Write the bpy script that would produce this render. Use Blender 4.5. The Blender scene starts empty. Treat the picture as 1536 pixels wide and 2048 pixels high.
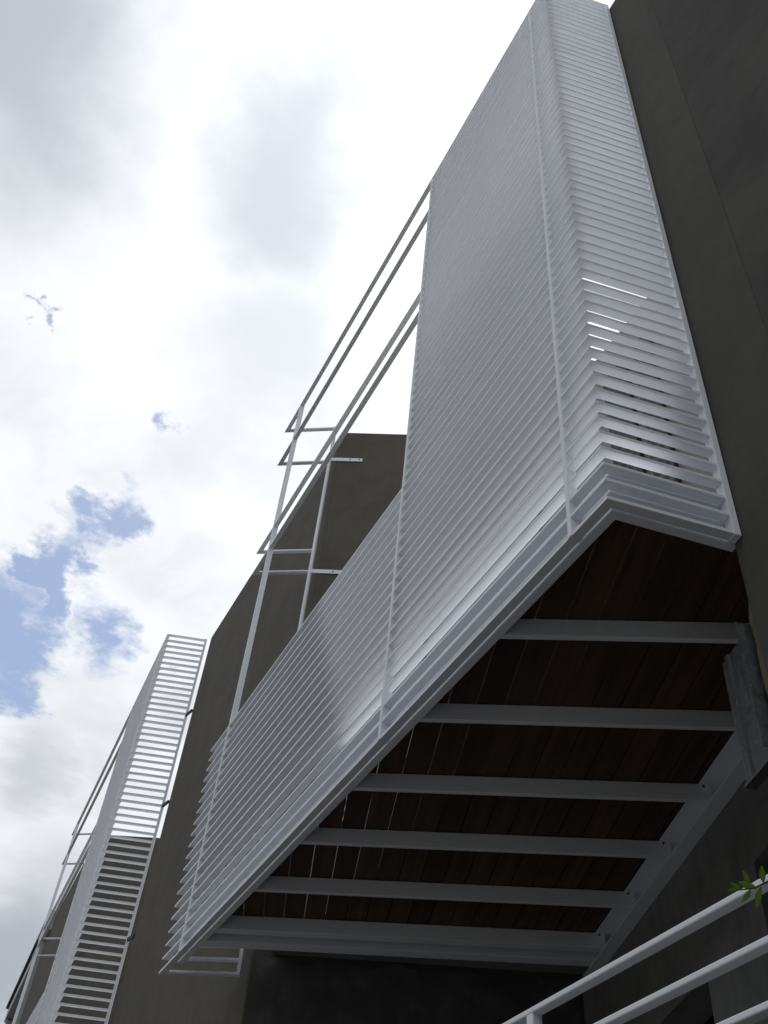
import bpy, math, random
from mathutils import Vector, Matrix

random.seed(7)
scene = bpy.context.scene
COL = scene.collection
EYE = 1.6                      # camera height above the ground; coordinates below are given from eye level


def V(x, y, z):
    return (x, y, z + EYE)


# ------------------------------------------------------------------ camera
cam_d = bpy.data.cameras.new('camera')
cam = bpy.data.objects.new('camera', cam_d)
COL.objects.link(cam)
cam_d.sensor_fit = 'VERTICAL'
cam_d.sensor_height = 36.0
cam_d.lens = 2026.88 / 2048 * 36.0
cam_d.clip_start = 0.05
cam_d.clip_end = 3000
RIGHT = (-0.4520400561970763, -0.8886748598779499, 0.0769206150147688)
UP = (-0.6204531511507673, 0.37521245793812985, 0.6886606556462408)
FWD = (0.6408569846856841, -0.26357656350467373, 0.720992177731936)
cam.matrix_world = Matrix(((RIGHT[0], UP[0], -FWD[0], 0), (RIGHT[1], UP[1], -FWD[1], 0),
                           (RIGHT[2], UP[2], -FWD[2], EYE), (0, 0, 0, 1)))
scene.camera = cam

# ------------------------------------------------------------------ sky, sun, exposure
SUN = Vector((0.345, -0.190, 0.919)).normalized()
sun_el = math.asin(SUN.z)
sun_az = math.atan2(SUN.y, SUN.x)
world = bpy.data.worlds.new('World')
scene.world = world
world.use_nodes = True
nt = world.node_tree
nt.nodes.clear()


class G:
    """small helper for building node graphs"""
    def __init__(self, tree):
        self.t = tree

    def n(self, kind, **kw):
        nd = self.t.nodes.new(kind)
        for k, v in kw.items():
            if k == 'ins':
                for i, val in v.items():
                    if hasattr(val, 'is_linked') or isinstance(val, bpy.types.NodeSocket):
                        self.t.links.new(val, nd.inputs[i])
                    else:
                        nd.inputs[i].default_value = val
            else:
                setattr(nd, k, v)
        return nd

    def math(self, op, a, b=0.0, c=0.0, clamp=False):
        return self.n('ShaderNodeMath', operation=op, use_clamp=clamp, ins={0: a, 1: b, 2: c}).outputs[0]

    def vmath(self, op, a, b=(0, 0, 0)):
        nd = self.n('ShaderNodeVectorMath', operation=op, ins={0: a, 1: b})
        return nd.outputs['Value'] if op in ('DOT_PRODUCT', 'LENGTH') else nd.outputs[0]

    def noise(self, vec, scale, detail=4.0, rough=0.5, col=False):
        nd = self.n('ShaderNodeTexNoise', ins={'Vector': vec, 'Scale': scale, 'Detail': detail, 'Roughness': rough})
        return nd.outputs['Color' if col else 'Fac']

    def ramp(self, x, lo, hi, a=0.0, b=1.0, smooth=True):
        nd = self.n('ShaderNodeMapRange', ins={0: x, 1: lo, 2: hi, 3: a, 4: b})
        nd.interpolation_type = 'SMOOTHSTEP' if smooth else 'LINEAR'
        return nd.outputs[0]

    def mix(self, f, a, b, blend='MIX'):
        nd = self.n('ShaderNodeMix', data_type='RGBA', blend_type=blend)
        for i, val in ((0, f), (6, a), (7, b)):
            if isinstance(val, bpy.types.NodeSocket):
                self.t.links.new(val, nd.inputs[i])
            else:
                nd.inputs[i].default_value = val
        return nd.outputs[2]


g = G(nt)
tc = g.n('ShaderNodeTexCoord').outputs['Generated']
sep = g.n('ShaderNodeSeparateXYZ', ins={0: tc})
zc = g.math('MAXIMUM', sep.outputs[2], 0.06)
px = g.math('DIVIDE', sep.outputs[0], zc)
py = g.math('DIVIDE', sep.outputs[1], zc)
P = g.n('ShaderNodeCombineXYZ', ins={0: px, 1: py, 2: 0.0}).outputs[0]      # point on a flat cloud deck
w1 = g.vmath('SUBTRACT', g.noise(P, 9.0, 6, 0.62, True), (0.5, 0.5, 0.5))
w1 = g.n('ShaderNodeVectorMath', operation='SCALE', ins={0: w1, 'Scale': 0.30}).outputs[0]
PW = g.vmath('ADD', P, w1)
w2 = g.vmath('SUBTRACT', g.noise(P, 4.0, 3, 0.55, True), (0.5, 0.5, 0.5))
w2 = g.n('ShaderNodeVectorMath', operation='SCALE', ins={0: w2, 'Scale': 0.22}).outputs[0]
PS = g.vmath('ADD', P, w2)
w3 = g.vmath('ADD', w2, g.n('ShaderNodeVectorMath', operation='SCALE', ins={0: g.vmath('SUBTRACT', g.noise(P, 14.0, 5, 0.6, True), (0.5, 0.5, 0.5)), 'Scale': 0.10}).outputs[0])
PF = g.vmath('ADD', P, w3)


def blob(vec, c, r, lo, hi):
    d = g.vmath('SUBTRACT', vec, (c[0], c[1], 0.0))
    d = g.vmath('MULTIPLY', d, (1 / r[0], 1 / r[1], 1.0))
    return g.ramp(g.vmath('LENGTH', d), lo, hi, 1.0, 0.0)


def maxi(items):
    o = items[0]
    for i in items[1:]:
        o = g.math('MAXIMUM', o, i)
    return o


gaps = maxi([blob(PW, (1.50, 0.07), (0.24, 0.10), 0.55, 1.2),
             blob(PW, (1.27, 0.005), (0.17, 0.052), 0.50, 1.2),
             blob(PW, (1.10, -0.035), (0.08, 0.040), 0.40, 1.3),
             blob(PW, (1.37, -0.10), (0.10, 0.060), 0.30, 1.3),
             blob(PW, (0.885, -0.062), (0.026, 0.020), 0.2, 1.5),
             blob(PW, (0.785, 0.160), (0.008, 0.008), 0.1, 1.8),
             blob(PW, (1.62, 0.00), (0.10, 0.05), 0.3, 1.3)])
wide = g.ramp(g.noise(P, 0.75, 5, 0.6), 0.60, 0.68)
wide = g.math('MULTIPLY', wide, g.ramp(g.vmath('LENGTH', g.vmath('SUBTRACT', P, (1.1, -0.1, 0))), 1.3, 2.0))
gaps = g.math('MAXIMUM', gaps, wide)
shade = g.ramp(g.noise(PS, 3.6, 5, 0.55), 0.40, 0.72)
shade = g.math('MULTIPLY', shade, 0.32)
greys = maxi([g.math('MULTIPLY', blob(PF, (0.46, 0.25), (0.34, 0.18), 0.15, 1.35), 0.80),
              g.math('MULTIPLY', blob(PF, (0.53, -0.075), (0.16, 0.13), 0.10, 1.35), 0.62),
              g.math('MULTIPLY', blob(PF, (0.72, -0.11), (0.18, 0.13), 0.10, 1.35), 0.42),
              g.math('MULTIPLY', blob(PF, (1.85, -0.12), (0.26, 0.10), 0.1, 1.3), 0.52),
              g.math('MULTIPLY', blob(PF, (2.9, -0.25), (0.95, 0.22), 0.25, 1.2), 0.80),
              shade])
sdot = g.math('MAXIMUM', g.vmath('DOT_PRODUCT', tc, tuple(SUN)), 0.0)
glow = g.math('MULTIPLY', g.math('POWER', sdot, 16.0), 2.8)
lit = g.ramp(sdot, 0.15, 0.92, 5.4, 7.9)            # clouds shine brightest towards the sun
cl = g.mix(greys, (0.975, 1.0, 1.04, 1), (0.39, 0.43, 0.49, 1))
cl = g.n('ShaderNodeVectorMath', operation='SCALE',
         ins={0: cl, 'Scale': g.math('ADD', glow, lit)}).outputs[0]
sky = g.n('ShaderNodeTexSky', sky_type='NISHITA', sun_disc=False)
sky.sun_elevation = sun_el
sky.sun_rotation = math.pi / 2 - sun_az
sky.air_density = 1.0
sky.dust_density = 1.5
sky.altitude = 800
skyv = g.n('ShaderNodeVectorMath', operation='SCALE', ins={0: sky.outputs[0], 'Scale': 1.15}).outputs[0]
skyv = g.vmath('MULTIPLY', skyv, (0.97, 1.00, 1.0))
skyc = g.mix(0.16, skyv, (6.0, 6.2, 6.6, 1))                      # thin veil of haze in the blue gaps
col = g.mix(gaps, cl, skyc)
bg = g.n('ShaderNodeBackground', ins={0: col, 1: 0.1})
out = g.n('ShaderNodeOutputWorld', ins={0: bg.outputs[0]})

sun_d = bpy.data.lights.new('sun', 'SUN')
sun_d.energy = 3.0
sun_d.angle = math.radians(0.6)
sun_d.color = (1.0, 0.97, 0.93)
sun = bpy.data.objects.new('sun', sun_d)
COL.objects.link(sun)
sun.rotation_euler = SUN.to_track_quat('Z', 'Y').to_euler()
sun.location = (0, 0, 30)

vs = scene.view_settings
vs.view_transform = 'Standard'
vs.look = 'None'
vs.exposure = 0.30
vs.gamma = 1.0
vs.use_curve_mapping = False
scene.cycles.use_denoising = True
scene.cycles.max_bounces = 8
scene.cycles.diffuse_bounces = 5


# ------------------------------------------------------------------ materials
def material(name, build, rough=0.6, spec=0.5):
    m = bpy.data.materials.new(name)
    m.use_nodes = True
    t = m.node_tree
    b = t.nodes['Principled BSDF']
    b.inputs['Roughness'].default_value = rough
    b.inputs['Specular IOR Level'].default_value = spec
    build(G(t), t, b)
    return m


def white_paint(gg, t, b):
    c = gg.n('ShaderNodeTexCoord').outputs['Object']
    n1 = gg.noise(c, 3.0, 5, 0.6)
    n2 = gg.noise(c, 40.0, 3, 0.6)
    dirt = gg.ramp(n1, 0.60, 0.78)
    spots = gg.ramp(n2, 0.70, 0.76)
    base = gg.mix(gg.math('MULTIPLY', dirt, 0.35), (0.79, 0.82, 0.87, 1), (0.67, 0.68, 0.67, 1))
    base = gg.mix(gg.math('MULTIPLY', spots, 0.30), base, (0.42, 0.40, 0.37, 1))
    t.links.new(base, b.inputs['Base Color'])
    t.links.new(gg.ramp(n1, 0.3, 0.7, 0.48, 0.62), b.inputs['Roughness'])
    bump = gg.n('ShaderNodeBump', ins={'Strength': 0.05, 'Distance': 0.002, 'Height': gg.noise(c, 220.0, 2)})
    t.links.new(bump.outputs[0], b.inputs['Normal'])


def stucco(c0, c1, c2, patch=1.1, streak=0.35, bump=0.55):
    def f(gg, t, b):
        c = gg.n('ShaderNodeTexCoord').outputs['Object']
        big = gg.noise(c, patch, 6, 0.62)
        mid = gg.noise(c, 6.0, 5, 0.65)
        fine = gg.noise(c, 260.0, 3, 0.7)
        st = gg.noise(gg.vmath('MULTIPLY', c, (9.0, 9.0, 0.35)), 1.0, 5, 0.6)
        base = gg.mix(gg.ramp(big, 0.35, 0.68), c0, c1)
        base = gg.mix(gg.math('MULTIPLY', gg.ramp(mid, 0.42, 0.72), 0.55), base, c2)
        base = gg.mix(gg.math('MULTIPLY', gg.ramp(st, 0.52, 0.75), streak), base, c2)
        base = gg.mix(gg.ramp(fine, 0.25, 0.75, 0.0, 0.35), base, c1)
        t.links.new(base, b.inputs['Base Color'])
        h = gg.math('ADD', gg.noise(c, 420.0, 3, 0.7), gg.math('MULTIPLY', gg.noise(c, 14.0, 4), 1.4))
        bp = gg.n('ShaderNodeBump', ins={'Strength': bump, 'Distance': 0.008, 'Height': h})
        t.links.new(bp.outputs[0], b.inputs['Normal'])
    return f


def wood(gg, t, b):
    c = gg.n('ShaderNodeTexCoord').outputs['Object']
    rnd = gg.n('ShaderNodeObjectInfo').outputs['Random']
    off = gg.n('ShaderNodeCombineXYZ', ins={0: rnd, 1: 0.0, 2: 0.0}).outputs[0]
    off = gg.n('ShaderNodeVectorMath', operation='SCALE', ins={0: off, 'Scale': 37.0}).outputs[0]
    rot = gg.n('ShaderNodeVectorRotate', rotation_type='Z_AXIS', ins={'Vector': c, 'Angle': math.radians(-160)})
    v = gg.vmath('ADD', gg.vmath('MULTIPLY', rot.outputs[0], (1.6, 30.0, 30.0)), off)
    n1 = gg.noise(v, 1.0, 6, 0.65)
    n2 = gg.noise(v, 4.0, 3, 0.6)
    base = gg.mix(gg.ramp(n1, 0.32, 0.70), (0.050, 0.029, 0.018, 1), (0.130, 0.072, 0.042, 1))
    base = gg.mix(gg.math('MULTIPLY', gg.ramp(n2, 0.5, 0.75), 0.5), base, (0.035, 0.017, 0.011, 1))
    base = gg.mix(gg.ramp(rnd, 0.0, 1.0, 0.0, 0.85, False), base, (0.040, 0.026, 0.018, 1))
    t.links.new(base, b.inputs['Base Color'])
    bp = gg.n('ShaderNodeBump', ins={'Strength': 0.2, 'Distance': 0.002, 'Height': n1})
    t.links.new(bp.outputs[0], b.inputs['Normal'])


def galvanised(gg, t, b):
    c = gg.n('ShaderNodeTexCoord').outputs['Object']
    v = gg.vmath('MULTIPLY', c, (70.0, 70.0, 40.0))
    n1 = gg.noise(v, 1.0, 5, 0.65)
    n2 = gg.noise(c, 70.0, 4, 0.7)
    base = gg.mix(gg.ramp(n1, 0.35, 0.7), (0.048, 0.049, 0.052, 1), (0.10, 0.102, 0.106, 1))
    base = gg.mix(gg.ramp(n2, 0.62, 0.72), base, (0.26, 0.26, 0.25, 1))
    t.links.new(base, b.inputs['Base Color'])
    b.inputs['Metallic'].default_value = 0.15
    t.links.new(gg.ramp(n1, 0.3, 0.7, 0.40, 0.65), b.inputs['Roughness'])


def flat(c, var=0.25, scale=8.0):
    def f(gg, t, b):
        co = gg.n('ShaderNodeTexCoord').outputs['Object']
        base = gg.mix(gg.noise(co, scale, 5, 0.6), (c[0] * (1 - var), c[1] * (1 - var), c[2] * (1 - var), 1),
                      (c[0] * (1 + var), c[1] * (1 + var), c[2] * (1 + var), 1))
        t.links.new(base, b.inputs['Base Color'])
    return f


def leaf_green(gg, t, b):
    rnd = gg.n('ShaderNodeObjectInfo').outputs['Random']
    base = gg.mix(rnd, (0.09, 0.16, 0.012, 1), (0.15, 0.25, 0.02, 1))
    t.links.new(base, b.inputs['Base Color'])
    tr = gg.n('ShaderNodeBsdfTranslucent', ins={0: (0.16, 0.27, 0.02, 1)})
    mx = gg.n('ShaderNodeMixShader', ins={0: 0.4, 1: b.outputs[0], 2: tr.outputs[0]})
    t.links.new(mx.outputs[0], t.nodes['Material Output'].inputs[0])


M = {}
M['white'] = material('white_paint', white_paint, 0.42, 0.45)
M['taupe'] = material('taupe_render', stucco((0.130, 0.122, 0.103, 1), (0.106, 0.099, 0.084, 1), (0.086, 0.082, 0.071, 1), 1.4, 0.55), 0.9, 0.2)
M['taupe_dark'] = material('taupe_render_rough', stucco((0.108, 0.106, 0.096, 1), (0.070, 0.069, 0.064, 1), (0.094, 0.092, 0.085, 1), 1.6, 0.5), 0.92, 0.2)
M['taupe_coat'] = material('taupe_render_smooth', stucco((0.113, 0.111, 0.099, 1), (0.094, 0.092, 0.083, 1), (0.078, 0.077, 0.070, 1), 1.4, 0.5), 0.9, 0.2)
M['concrete'] = material('bare_concrete', stucco((0.29, 0.295, 0.295, 1), (0.21, 0.212, 0.215, 1), (0.13, 0.131, 0.133, 1), 1.6, 0.6), 0.9, 0.2)
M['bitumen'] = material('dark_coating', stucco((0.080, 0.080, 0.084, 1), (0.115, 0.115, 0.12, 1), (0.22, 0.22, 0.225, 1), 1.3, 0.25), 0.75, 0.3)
M['wood'] = material('dark_hardwood', wood, 0.5, 0.35)
M['galv'] = material('galvanised_steel', galvanised, 0.5, 0.5)
M['mortar'] = material('raw_mortar_edge', flat((0.17, 0.145, 0.10), 0.35, 25.0), 0.95, 0.2)
M['glass'] = material('dark_glass', flat((0.012, 0.013, 0.015), 0.1), 0.06, 0.6)
M['asphalt'] = material('asphalt', flat((0.05, 0.05, 0.05), 0.2, 3.0), 0.9, 0.2)
M['paving'] = material('paving', flat((0.090, 0.089, 0.088), 0.2, 2.0), 0.85, 0.2)
M['dark_metal'] = material('dark_steel', flat((0.035, 0.035, 0.038), 0.2), 0.5, 0.4)
M['roof_dark'] = material('dark_roof_edge', flat((0.03, 0.035, 0.035), 0.2), 0.7, 0.3)
M['grey_paint'] = material('pale_grey_paint', flat((0.42, 0.44, 0.47), 0.12, 2.0), 0.6, 0.3)
M['blocker_slope'] = material('blocker_slope', flat((0.050, 0.050, 0.042), 0.4, 0.8), 0.95, 0.1)
M['room_wall'] = material('room_wall', flat((0.32, 0.317, 0.305), 0.15, 3.0), 0.85, 0.2)
M['leaf'] = material('leaf', leaf_green, 0.45, 0.4)
M['bark'] = material('bark', flat((0.06, 0.045, 0.03), 0.3, 30.0), 0.9, 0.2)


# ------------------------------------------------------------------ mesh helpers
def mesh_obj(name, verts, faces, mat, parent=None, bevel=0.0, smooth=False):
    me = bpy.data.meshes.new(name)
    me.from_pydata([tuple(v) for v in verts], [], faces)
    me.update()
    import bmesh
    bm = bmesh.new()
    bm.from_mesh(me)
    bmesh.ops.recalc_face_normals(bm, faces=bm.faces)
    if bevel:
        bmesh.ops.bevel(bm, geom=bm.edges[:], offset=bevel, segments=2, affect='EDGES', profile=0.5, clamp_overlap=True)
    bm.to_mesh(me)
    bm.free()
    if smooth:
        for p in me.polygons:
            p.use_smooth = True
    me.materials.append(M[mat])
    o = bpy.data.objects.new(name, me)
    COL.objects.link(o)
    if parent is not None:
        o.parent = parent
        o.matrix_parent_inverse = parent.matrix_world.inverted()
    return o


def tag(o, label, cat, group=None):
    o['label'] = label
    o['category'] = cat
    if group:
        o['group'] = group
    return o


def structure(o):
    o['kind'] = 'structure'
    return o


def thing(name, loc, label, cat, group=None):
    o = bpy.data.objects.new(name, None)
    COL.objects.link(o)
    o.location = loc
    o.matrix_world = Matrix.Translation(loc)
    o.empty_display_size = 0.2
    return tag(o, label, cat, group)


def prism(name, poly, z0, z1, mat, parent=None, bevel=0.0):
    """vertical prism over a plan polygon, heights from eye level"""
    n = len(poly)
    vs_ = [V(p[0], p[1], z0) for p in poly] + [V(p[0], p[1], z1) for p in poly]
    fs = [tuple(range(n)), tuple(range(n, 2 * n))] + [(i, (i + 1) % n, n + (i + 1) % n, n + i) for i in range(n)]
    return mesh_obj(name, vs_, fs, mat, parent, bevel)


def unit(a):
    a = math.radians(a)
    return Vector((math.cos(a), math.sin(a)))


def perp(u):
    return Vector((u.y, -u.x))


def offset_line(pts, d):
    """offset an open plan polyline to its right by d with mitred corners"""
    res = []
    for i, p in enumerate(pts):
        ds = []
        if i > 0:
            ds.append((pts[i] - pts[i - 1]).normalized())
        if i < len(pts) - 1:
            ds.append((pts[i + 1] - pts[i]).normalized())
        ns = [Vector((q.y, -q.x)) for q in ds]
        if len(ns) == 1:
            res.append(p + ns[0] * d)
        else:
            m = (ns[0] + ns[1]).normalized()
            res.append(p + m * (d / m.dot(ns[0])))
    return res


def bent_bar(name, pts, d0, d1, z0, z1, mat, parent, bevel=0.0):
    a, b = offset_line(pts, d0), offset_line(pts, d1)
    n = len(pts)
    vs_ = []
    for p, q in zip(a, b):
        vs_ += [V(p.x, p.y, z0), V(q.x, q.y, z0), V(q.x, q.y, z1), V(p.x, p.y, z1)]
    fs = [(0, 1, 2, 3), tuple(4 * (n - 1) + k for k in (3, 2, 1, 0))]
    for i in range(n - 1):
        for k in range(4):
            k2 = (k + 1) % 4
            fs.append((4 * i + k, 4 * i + k2, 4 * (i + 1) + k2, 4 * (i + 1) + k))
    return mesh_obj(name, vs_, fs, mat, parent, bevel)


def oriented_box(name, c, u, half_u, half_v, z0, z1, mat, parent=None, bevel=0.0):
    """upright box, u is the plan direction of its first side"""
    v = Vector((-u.y, u.x))
    c = Vector(c)
    poly = [c + u * half_u + v * half_v, c - u * half_u + v * half_v, c - u * half_u - v * half_v, c + u * half_u - v * half_v]
    return prism(name, poly, z0, z1, mat, parent, bevel)


def bolt(name, c, axis, r, h, mat, parent):
    axis = Vector(axis).normalized()
    q = axis.to_track_quat('Z', 'Y')
    vs_, n = [], 8
    for zz, rr in ((0, r), (h * 0.7, r), (h, r * 0.6)):
        for k in range(n):
            a = 2 * math.pi * k / n
            p = q @ Vector((rr * math.cos(a), rr * math.sin(a), zz))
            vs_.append((c[0] + p.x, c[1] + p.y, c[2] + EYE + p.z))
    fs = [tuple(range(n)), tuple(range(2 * n, 3 * n))]
    for r_ in range(2):
        for k in range(n):
            fs.append((r_ * n + k, r_ * n + (k + 1) % n, (r_ + 1) * n + (k + 1) % n, (r_ + 1) * n + k))
    return mesh_obj(name, vs_, fs, mat, parent)


# ------------------------------------------------------------------ ground
def sheet(name, x0, x1, y0, y1, z, mat):
    return structure(mesh_obj(name, [(x0, y0, z), (x1, y0, z), (x1, y1, z), (x0, y1, z)], [(0, 1, 2, 3)], mat))


sheet('ground', -600, 600, -600, 600, 0.0, 'paving')
structure(mesh_obj('road', [(-300, 3.2, 0.004), (300, 3.2, 0.004), (300, 10.2, 0.004), (-300, 10.2, 0.004)], [(0, 1, 2, 3)], 'asphalt'))
structure(prism('pavement', [Vector((-300, -1.3)), Vector((300, -1.3)), Vector((300, 3.2)), Vector((-300, 3.2))], -EYE + 0.004, -EYE + 0.12, 'paving'))
structure(prism('terrace', [Vector((1.75, -1.5)), Vector((5.6, -1.5)), Vector((4.8, -3.45)), Vector((1.0, -2.2))], -EYE + 0.004, -0.10, 'paving'))

# unseen slope added across the street to block low sky light
tv, tf, nx = [], [], 60
prof_t = [(10.4, 0.02), (11.5, 1.5), (13.5, 4.2), (16.5, 7.0), (21.0, 9.0), (30.0, 10.0), (60.0, 9.0), (90.0, 0.02)]
for i in range(nx + 1):
    for yy, hh in prof_t:
        k = 1.0 if yy in (10.4, 90.0) else 1 + 0.25 * math.sin(i * 1.7 + yy) * math.sin(i * 0.6)
        tv.append((-90 + 180 * i / nx, yy, hh * k))
np_ = len(prof_t)
for i in range(nx):
    for j in range(np_ - 1):
        tf.append((i * np_ + j, i * np_ + j + 1, (i + 1) * np_ + j + 1, (i + 1) * np_ + j))
structure(mesh_obj('low_sky_blocker', tv, tf, 'blocker_slope', None, 0, True))

# ------------------------------------------------------------------ building masses
YW = -1.867
TOP = 7.33
UB = unit(59.5)            # party-wall direction
UV = unit(61.5)
Z0 = 2.3339                # underside level of the first balcony


def block(label, poly, z1, mat, name='building_block'):
    c = poly[0]
    b = thing(name, V(c[0], c[1], -EYE), label, 'building', 'rendered blocks between the balconies')
    prism('wall', poly, -EYE + 0.002, z1, mat, b, 0.012)
    return b


# near block, right edge of the picture
NE = Vector((1.612, YW))
near = block('dark taupe rendered wall filling the right edge, beside the tall louvred corner',
             [NE, NE - UB * 5, Vector((-9, -6.2)), Vector((-9, YW))], TOP - 0.01, 'taupe_dark')
prism('render_coat', [Vector((1.262, YW + 0.0004)), Vector((1.262, YW + 0.0014)), Vector((1.6125, YW + 0.0014)), Vector((1.6125, YW + 0.0004))],
      -EYE + 0.004, TOP, 'taupe_coat', near)
# raw mortar edge left along the corner of the near wall
vs_, fs_ = [], []
zz = -1.0
prev = None
k = 0
while zz < 2.22:
    w = 0.022 + 0.012 * random.random()
    if zz > 2.08:
        w *= 0.5
    y = YW - 0.012 - 0.006 * random.random()
    vs_ += [V(1.606, YW - 0.002, zz), V(1.612 + w, y, zz), V(1.600, YW - 0.045, zz)]
    if k:
        a = 3 * (k - 1)
        b_ = 3 * k
        for i in range(3):
            j = (i + 1) % 3
            fs_.append((a + i, a + j, b_ + j, b_ + i))
    k += 1
    zz += 0.035 + 0.03 * random.random()
fs_ += [(0, 1, 2), (3 * k - 3, 3 * k - 2, 3 * k - 1)]
mesh_obj('mortar_edge', vs_, fs_, 'mortar', near)

# middle block, between the two louvred balconies
MC = Vector((5.80, YW))
MB = Vector((9.36, YW))
mid = block('taupe rendered block standing between the two louvred balconies', [MC, MB, MB - UV * 6, MC - UV * 6], TOP, 'taupe')
nv = perp(UV)              # points along +X side
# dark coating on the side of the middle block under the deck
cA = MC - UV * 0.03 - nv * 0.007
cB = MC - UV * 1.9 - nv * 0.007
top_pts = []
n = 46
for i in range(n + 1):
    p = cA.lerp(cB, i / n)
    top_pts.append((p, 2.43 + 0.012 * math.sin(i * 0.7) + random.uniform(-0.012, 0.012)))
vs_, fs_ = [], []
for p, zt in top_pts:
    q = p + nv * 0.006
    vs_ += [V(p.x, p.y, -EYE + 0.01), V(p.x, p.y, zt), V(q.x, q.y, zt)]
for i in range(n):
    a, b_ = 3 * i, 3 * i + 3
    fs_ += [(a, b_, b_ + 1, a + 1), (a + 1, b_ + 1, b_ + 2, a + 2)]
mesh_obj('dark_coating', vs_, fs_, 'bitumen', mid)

# far block behind the second balcony
UF = Vector((1, -0.044)).normalized()
FC = Vector((14.72, -2.03))
FB = FC + UF * 4.6
far = block('taupe rendered block behind the second louvred balcony, far left', [FC, FB, FB - UV * 6, FC - UV * 6], TOP, 'taupe')

# last house of the row with a dark roof edge
last = thing('house', V(18.6, -2.6, -EYE), 'last house of the row with dark roof edge at the far left', 'house')
LA, LB = Vector((17.95, -2.08)), Vector((23.0, -2.42))
ul = (LB - LA).normalized()
pl = perp(ul)
prism('wall', [LA + pl * 0.75 + ul * 0.9, LB + pl * 0.75, LB + pl * 6, LA + pl * 6 + ul * 0.9], -EYE + 0.002, 7.05, 'taupe_dark', last)
prism('fascia', [LA + pl * 0.02, LB + pl * 0.02, LB + pl * 0.9, LA + pl * 0.9], 7.07, 7.32, 'grey_paint', last, 0.01)
prism('roof_edge', [LA - pl * 0.03, LB - pl * 0.03, LB + pl * 1.4, LA + pl * 1.4], 7.324, 7.40, 'roof_dark', last, 0.01)
prism('pilaster', [Vector((18.35, -2.12)), Vector((18.65, -2.14)), Vector((18.65, -2.44)), Vector((18.35, -2.42))], -EYE + 0.002, 7.0, 'grey_paint', last, 0.01)
prism('end_wall', [LB + ul * -0.3 + pl * 0.05, LB + pl * 0.05, LB + pl * 0.7, LB + ul * -0.3 + pl * 0.7], -EYE + 0.002, 7.05, 'grey_paint', last)

# recess wall under the balcony deck (carries the steel channel)
UL = unit(161.5)
NL = perp(UL)              # towards the street
CL = -1.805


def LP(s, c):
    """plan point: s along the recess wall, c across it"""
    return UL * s + NL * c


def s_at_x(x, c):
    return (x - NL.x * c) / UL.x


recess = thing('recess_wall', V(3.0, -2.95, -EYE), 'stained bare concrete wall with a doorway beneath the deck', 'wall')
s_far, s_near = s_at_x(4.84, CL), s_at_x(0.9, CL)
s_d0, s_d1 = s_at_x(4.05, CL), s_at_x(3.246, CL)       # doorway
s_e0 = s_at_x(2.70, CL)                                 # end of the wall, dark opening beyond
T = 0.18


def wallbit(s0, s1, z0, z1, name='wall', mat='concrete', c0=CL, c1=CL - T):
    return prism(name, [LP(s0, c0), LP(s1, c0), LP(s1, c1), LP(s0, c1)], z0, z1, mat, recess)


wallbit(s_far, s_d0, -EYE + 0.002, 2.45)
wallbit(s_d0, s_d1, 1.80, 2.45, 'lintel_wall')
wallbit(s_d1, s_e0, -EYE + 0.002, 2.45, 'pier')
wallbit(s_e0, s_near, 2.0, 2.45, 'lintel_wall')
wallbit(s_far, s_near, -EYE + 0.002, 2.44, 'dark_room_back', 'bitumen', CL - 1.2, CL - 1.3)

# room above the deck, set back behind the screen
room = thing('upper_room', V(3.0, -2.3, Z0), 'set-back upper room with dark window seen through the louvre slits', 'room')
YR = -2.05
ra = MC - UV * ((YW - YR) / UV.y)
rb = NE - UB * ((YW - YR) / UB.y)
poly_r = [Vector((rb.x + 0.02, YR)), Vector((ra.x - 0.02, YR)), ra - UV * 3, rb - UB * 3]
prism('floor_slab', [Vector((rb.x + 0.04, YR + 0.05)), Vector((ra.x - 0.04, YR + 0.05)), ra - UV * 3, rb - UB * 3], Z0 + 0.12, Z0 + 0.24, 'concrete', room)
prism('wall', [p for p in poly_r], Z0 + 0.245, 4.38, 'room_wall', room)
for i, (x0, x1) in enumerate(((1.95, 2.07), (2.13, 2.30), (2.9, 3.9), (4.1, 5.1))):
    prism('window', [Vector((x0, YR + 0.006)), Vector((x1, YR + 0.006)), Vector((x1, YR + 0.03)), Vector((x0, YR + 0.03))], 3.0, 4.1, 'glass', room)

# closing slab between the deck end and the middle block
slabp = [MC - UV * 0.12 - nv * 0.01, MC - UV * 1.9 - nv * 0.01, MC - UV * 1.9 - nv * 0.42, MC - UV * 0.12 - nv * 0.42]
slab = prism('edge_slab', slabp, Z0 + 0.125, Z0 + 0.20, 'concrete')
tag(slab, 'concrete slab edge closing the far end of the deck', 'slab')

# ------------------------------------------------------------------ louvred screens
PITCH, BAR_D, BAR_H = 0.08, 0.0347, 0.0145
FULL = set(range(20)) | {40, 43, 57, 63}


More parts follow.
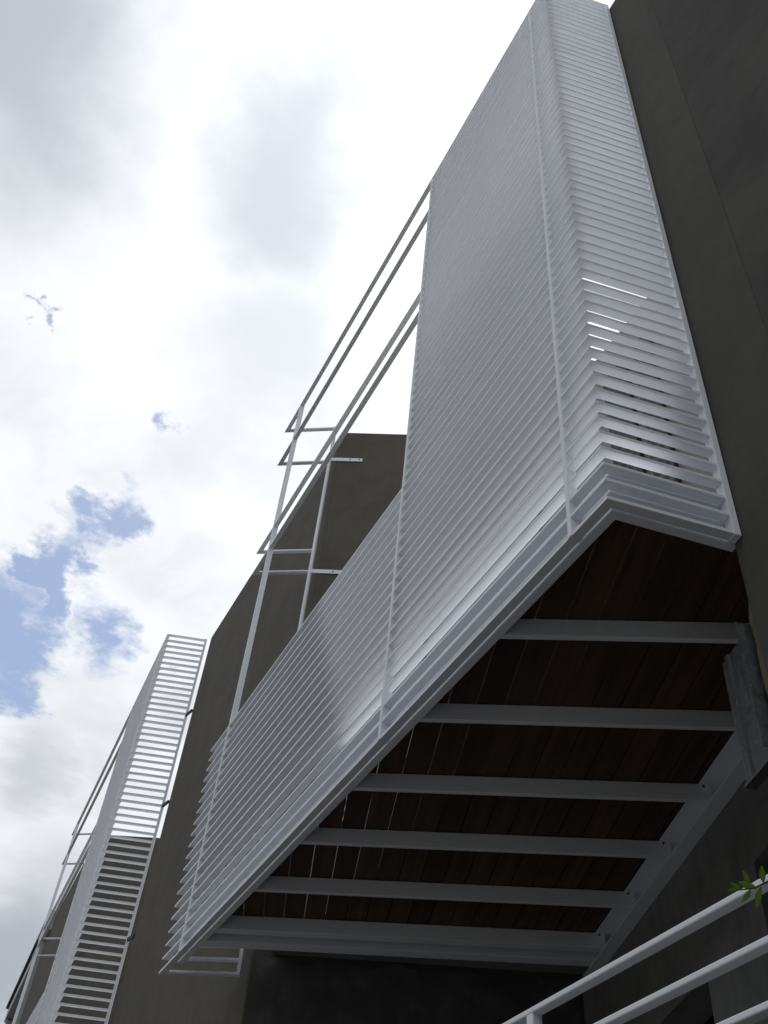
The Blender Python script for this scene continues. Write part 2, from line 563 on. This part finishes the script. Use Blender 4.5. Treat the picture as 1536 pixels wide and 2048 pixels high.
def louvred_screen(label, R, C, E, F, t1, t2, t3):
    """plan: R wall end of the near return, C near corner, E far corner, F wall end of the far return;
    t1, t2, t3 distances of the posts along the front from C"""
    root = thing('louvred_screen', V(C.x, C.y, Z0), label, 'louvre screen', 'white louvred balcony screens')
    uf = (E - C).normalized()
    P2 = C + uf * t2
    for i in range(64):
        z = Z0 + PITCH * i
        jig = [Vector((random.uniform(-0.002, 0.002), random.uniform(-0.002, 0.002))) for _ in range(4)]
        pts = [R, C, E, F] if i in FULL else [R, C, P2]
        pts = [p + j for p, j in zip(pts, jig)]
        dz = random.uniform(-0.0016, 0.0016)
        bent_bar('louvre', pts, 0.0, BAR_D, z - BAR_H / 2 + dz, z + BAR_H / 2 + dz, 'white', root, 0.0015)
    zt, zb = Z0 + PITCH * 63 + 0.008, Z0 - 0.008
    ur = (R - C).normalized()
    uw = (F - E).normalized()
    nf = Vector((uf.y, -uf.x))          # inward (away from the street)
    if nf.y > 0:
        nf = -nf
    for t, z1 in ((t1, zt), (t2, zt), (t3, zt)):
        c = C + uf * t + nf * (BAR_D / 2)
        oriented_box('post', c, uf, 0.010, BAR_D / 2 + 0.0025, zb, z1, 'white', root, 0.0015)
    # posts at the walls
    inr = offset_line([R, C], BAR_D / 2)[0]
    oriented_box('post', inr + ur * 0.010, ur, 0.012, BAR_D / 2 + 0.003, zb - 0.004, zt + 0.002, 'white', root, 0.0015)
    inf = offset_line([E, F], BAR_D / 2)[1]
    oriented_box('post', inf + uw * 0.010, uw, 0.011, BAR_D / 2 + 0.003, zb - 0.004, zt + 0.002, 'white', root, 0.0015)
    return root


B1 = dict(R=Vector((1.579, -1.838)), C=Vector((1.657, -1.413)), E=Vector((6.1095, -1.413)), F=Vector((5.848, -1.812)))
scr1 = louvred_screen('near white louvred screen wrapping the balcony above, tall at its right corner', B1['R'], B1['C'], B1['E'], B1['F'],
                      0.199, 1.5615, 4.081)
B2 = dict(R=Vector((9.49, -1.829)), C=Vector((9.635, -1.413)), E=Vector((15.09, -1.682)), F=Vector((14.80, -2.06)))
scr2 = louvred_screen('second white louvred screen farther down the facade, at lower left', B2['R'], B2['C'], B2['E'], B2['F'],
                      0.20, 1.66, 5.04)

# fixing plates of the near screen on the middle block
for z in (6.93, 5.54):
    a = MC - UV * -0.055 - nv * 0.009
    b_ = MC - UV * 0.235 - nv * 0.009
    poly = [a, b_, b_ + nv * 0.005, a + nv * 0.005]
    pt = prism('bracket', poly, z - 0.02, z + 0.02, 'white', scr1)
    for t in (0.62, 0.90):
        q = a.lerp(b_, t)
        bolt('bolt', (q.x, q.y, z), (-nv.x, -nv.y, 0), 0.006, 0.005, 'dark_metal', pt)
# short stubs tying the second screen's wall post to the middle block
for z in (6.31, 5.20, 3.83):
    a = Vector((9.42, -1.850))
    oriented_box('bracket', a, Vector((1, 0.2)).normalized(), 0.060, 0.009, z - 0.016, z + 0.016, 'dark_metal', scr2)

# ------------------------------------------------------------------ balcony deck
deck = thing('balcony_deck', V(3.2, -2.0, Z0), 'timber boarded balcony floor on white steel joists, seen from below', 'balcony')
YFI = -1.489               # inner face of the front frame
# frame running behind the lowest louvre
bent_bar('edge_frame', [B1['R'] + (B1['R'] - B1['C']).normalized() * 0.035, B1['C'], Vector((B1['E'].x - 0.22, B1['E'].y))], 0.0425, 0.075, Z0 - 0.010, Z0 + 0.19, 'white', deck, 0.002)
bent_bar('bounce_ledge', [B1['R'] + (B1['R'] - B1['C']).normalized() * 0.030, B1['C'], Vector((B1['E'].x - 0.30, B1['E'].y))], 0.0755, 0.150, Z0 + 0.165, Z0 + 0.185, 'white', deck, 0.002)  # white ledge added to bounce sunlight up onto the louvre undersides
NB = perp(UB)
C_FL = -1.732


def on_front(nn):
    # point with NB coordinate nn and y = YFI
    return Vector(((nn - NB.y * YFI) / NB.x, YFI))


def on_channel(nn, c):
    # intersection of joist line with channel offset c
    p0 = NB * nn
    t = (c - NL.dot(p0)) / NL.dot(UB)
    return p0 + UB * t


joists = [(2.819, 0.025), (3.345, 0.025), (3.872, 0.025), (4.362, 0.025), (4.867, 0.026), (5.343, 0.062), (5.492, 0.082)]
for i, (nn, w) in enumerate(joists):
    a0, a1 = on_front(nn), on_front(nn + w)
    c0, c1 = on_channel(nn, C_FL - 0.018), on_channel(nn + w, C_FL - 0.018)
    zl = Z0 + (0.0 if i < 6 else -0.006)
    j = prism('joist', [a0, a1, c1, c0], zl, Z0 + 0.078, 'white', deck, 0.003)
    if i < 6:
        q = on_channel(nn, C_FL + 0.012)
        bolt('bolt', (q.x, q.y, Z0 + 0.066), (-NB.x, -NB.y, 0), 0.006, 0.003, 'dark_metal', j)

# steel channel along the recess wall
ch_s0, ch_s1 = s_at_x(4.60, CL), s_at_x(1.3, CL)


def chbit(name, c0, c1, z0, z1, parent=deck):
    return prism(name, [LP(ch_s0, c0), LP(ch_s1, c0), LP(ch_s1, c1), LP(ch_s0, c1)], z0, z1, 'white', parent, 0.001)


web = chbit('channel_web', CL + 0.009, CL + 0.002, Z0 - 0.003, Z0 + 0.072)
chbit('channel_flange', C_FL, CL + 0.002, Z0 - 0.012, Z0 - 0.004)
chbit('channel_flange', -1.700, CL + 0.002, Z0 + 0.0725, Z0 + 0.0775)
for x in (2.42, 2.95, 3.40, 3.88, 4.3):
    s = s_at_x(x, CL + 0.009)
    p = LP(s, CL + 0.009)
    bolt('bolt', (p.x, p.y, Z0 + 0.03), (NL.x, NL.y, 0), 0.012, 0.012, 'white', web)

# floor boards
UPK = unit(160.0)
NPK = perp(UPK)


def clip(poly, nrm, c, keep_greater=True):
    res = []
    for i in range(len(poly)):
        a, b_ = poly[i], poly[(i + 1) % len(poly)]
        da, db = nrm.dot(a) - c, nrm.dot(b_) - c
        if not keep_greater:
            da, db = -da, -db
        if da >= 0:
            res.append(a)
        if (da >= 0) != (db >= 0):
            res.append(a.lerp(b_, da / (da - db)))
    return res


near_front = Vector((1.745, YFI + 0.02))
nd = Vector((-0.264, -0.9645))
t = (-1.715 - NL.dot(near_front)) / NL.dot(nd)
deck_poly = [near_front, near_front + nd * t, on_channel(5.574, -1.715), on_front(5.574) + Vector((0.012, 0.02))]
cs = [NPK.dot(p) for p in deck_poly]
c = 0.294 + 0.1102 * 12
pieces = []
while c > min(cs) - 0.12:
    hi, lo = c - 0.0021, c - 0.1102 + 0.0021
    poly = clip(clip(deck_poly, NPK, hi, False), NPK, lo, True)
    if len(poly) >= 3:
        area = 0.5 * abs(sum(poly[i].x * poly[(i + 1) % len(poly)].y - poly[(i + 1) % len(poly)].x * poly[i].y for i in range(len(poly))))
        if area > 0.002:
            dz = random.uniform(-0.0015, 0.0015)
            prism('board', poly, Z0 + 0.0800 + dz, Z0 + 0.102 + dz, 'wood', deck)
    c -= 0.1102

# ------------------------------------------------------------------ railing on the terrace
YH = -1.60
rail = thing('railing', V(2.45, YH, -0.10), 'white tubular railing crossing the bottom right corner', 'railing')
for zt in (1.1005, 0.980, 0.8585):
    prism('rail', [Vector((0.2, YH)), Vector((3.35, YH)), Vector((3.35, YH - 0.034)), Vector((0.2, YH - 0.034))], zt - 0.0165, zt, 'white', rail, 0.004)
for x in (2.452, 0.6, 3.3):
    prism('post', [Vector((x - 0.016, YH - 0.001)), Vector((x + 0.016, YH - 0.001)), Vector((x + 0.016, YH - 0.033)), Vector((x - 0.016, YH - 0.033))], -0.10, 1.085, 'white', rail, 0.003)

# ------------------------------------------------------------------ galvanised hanger beside the near wall
hang = thing('steel_hanger', V(1.85, -1.96, 1.6), 'weathered galvanised steel profile hanging beside the near wall edge', 'steel profile')
ug = unit(163.9)
vg = Vector((-ug.y, ug.x))
g0 = Vector((1.842, -1.95))
prof = [(0.0, 0.0), (0.0, 0.012), (-0.015, 0.016), (-0.016, 0.004), (-0.030, 0.002), (-0.034, -0.006), (-0.048, -0.006), (-0.052, 0.002),
        (-0.20, 0.002), (-0.20, -0.05), (-0.196, -0.05), (-0.196, -0.003), (-0.055, -0.003), (-0.051, -0.011), (-0.031, -0.011), (-0.027, -0.003), (-0.012, -0.002), (-0.003, -0.004)]
poly = [g0 - ug * (p[0]) * 1.0 + vg * p[1] for p in prof]
prism('profile', [Vector((p.x, p.y)) for p in poly], 1.60, 2.03, 'galv', hang)
oriented_box('foot_plate', g0 + ug * 0.085, ug, 0.075, 0.016, 1.588, 1.598, 'galv', hang)

# ------------------------------------------------------------------ leafy shoot at the right edge
shoot = thing('shrub', V(1.0, -1.22, -EYE), 'fresh green leafy shoot poking in front of the railing at right edge', 'plant')


def tube(name, pts, radii, mat, parent, seg=6):
    vs_, fs_ = [], []
    for i, p in enumerate(pts):
        p = Vector(p)
        d = (Vector(pts[min(i + 1, len(pts) - 1)]) - Vector(pts[max(i - 1, 0)])).normalized()
        q = d.to_track_quat('Z', 'Y')
        for k_ in range(seg):
            a = 2 * math.pi * k_ / seg
            o = q @ Vector((radii[i] * math.cos(a), radii[i] * math.sin(a), 0))
            vs_.append((p.x + o.x, p.y + o.y, p.z + o.z + EYE))
    for i in range(len(pts) - 1):
        for k_ in range(seg):
            k2 = (k_ + 1) % seg
            fs_.append((i * seg + k_, i * seg + k2, (i + 1) * seg + k2, (i + 1) * seg + k_))
    fs_ += [tuple(range(seg)), tuple(range(len(pts) * seg - seg, len(pts) * seg))]
    return mesh_obj(name, vs_, fs_, mat, parent, 0, True)


tube('stem', [(0.93, -1.22, -1.6), (0.97, -1.24, -0.4), (1.02, -1.25, 0.4), (1.09, -1.25, 0.75), (1.1701, -1.2396, 0.8392), (1.1888, -1.2268, 0.8317), (1.2076, -1.2091, 0.8306)],
     [0.010, 0.008, 0.006, 0.004, 0.0018, 0.0014, 0.0010], 'bark', shoot)


def leaf(base, tip, w, twist):
    base, tip = Vector(base), Vector(tip)
    d = tip - base
    L = d.length
    d.normalize()
    view = (base - Vector((0, 0, 0))).normalized()
    side = d.cross(view).normalized()
    nrm = side.cross(d).normalized()
    side = (side * math.cos(twist) + nrm * math.sin(twist)).normalized()
    nrm = side.cross(d).normalized()
    vs_, fs_ = [], []
    prof_ = [(0.0, 0.06), (0.18, 0.55), (0.42, 1.0), (0.66, 0.85), (0.86, 0.42), (1.0, 0.02)]
    for s, ww in prof_:
        m = base + d * (L * s) - nrm * (0.12 * L * s * s)
        e = side * (w * 0.5 * ww)
        lift = nrm * (0.25 * w * ww)
        for q in (m - e + lift, m, m + e + lift):
            vs_.append((q.x, q.y, q.z + EYE))
    for i in range(len(prof_) - 1):
        for k_ in range(2):
            fs_.append((3 * i + k_, 3 * i + k_ + 1, 3 * i + k_ + 4, 3 * i + k_ + 3))
    mesh_obj('leaf', vs_, fs_, 'leaf', shoot, 0, True)


leaf((1.1914, -1.2176, 0.836), (1.1896, -1.2080, 0.8585), 0.0084, 0.2)
leaf((1.1860, -1.2268, 0.8320), (1.2030, -1.2065, 0.8412), 0.0134, -0.2)
leaf((1.2040, -1.2120, 0.8330), (1.2125, -1.1967, 0.8420), 0.0062, 0.4)
leaf((1.2020, -1.2110, 0.8310), (1.2215, -1.1950, 0.8317), 0.0078, 0.1)
leaf((1.1930, -1.2220, 0.8305), (1.2136, -1.2154, 0.8120), 0.0095, -0.3)
leaf((1.1800, -1.2330, 0.8330), (1.2015, -1.2324, 0.8040), 0.0112, 0.3)
leaf((1.1760, -1.2350, 0.8370), (1.1678, -1.2294, 0.8640), 0.0112, -0.2)
leaf((1.1650, -1.2400, 0.8400), (1.1500, -1.2340, 0.8600), 0.0112, 0.4)
leaf((1.1600, -1.2430, 0.8300), (1.1600, -1.2500, 0.8050), 0.0112, 0.2)
for i in range(16):
    h = -0.3 + 1.05 * i / 15
    x = 0.975 + 0.1 * max(0, h)
    a = random.uniform(0, 6.28)
    leaf((x, -1.245, h), (x - 0.02 + 0.035 * math.cos(a), -1.245 + 0.035 * math.sin(a), h + random.uniform(-0.01, 0.02)), 0.011, random.uniform(-.5, .5))
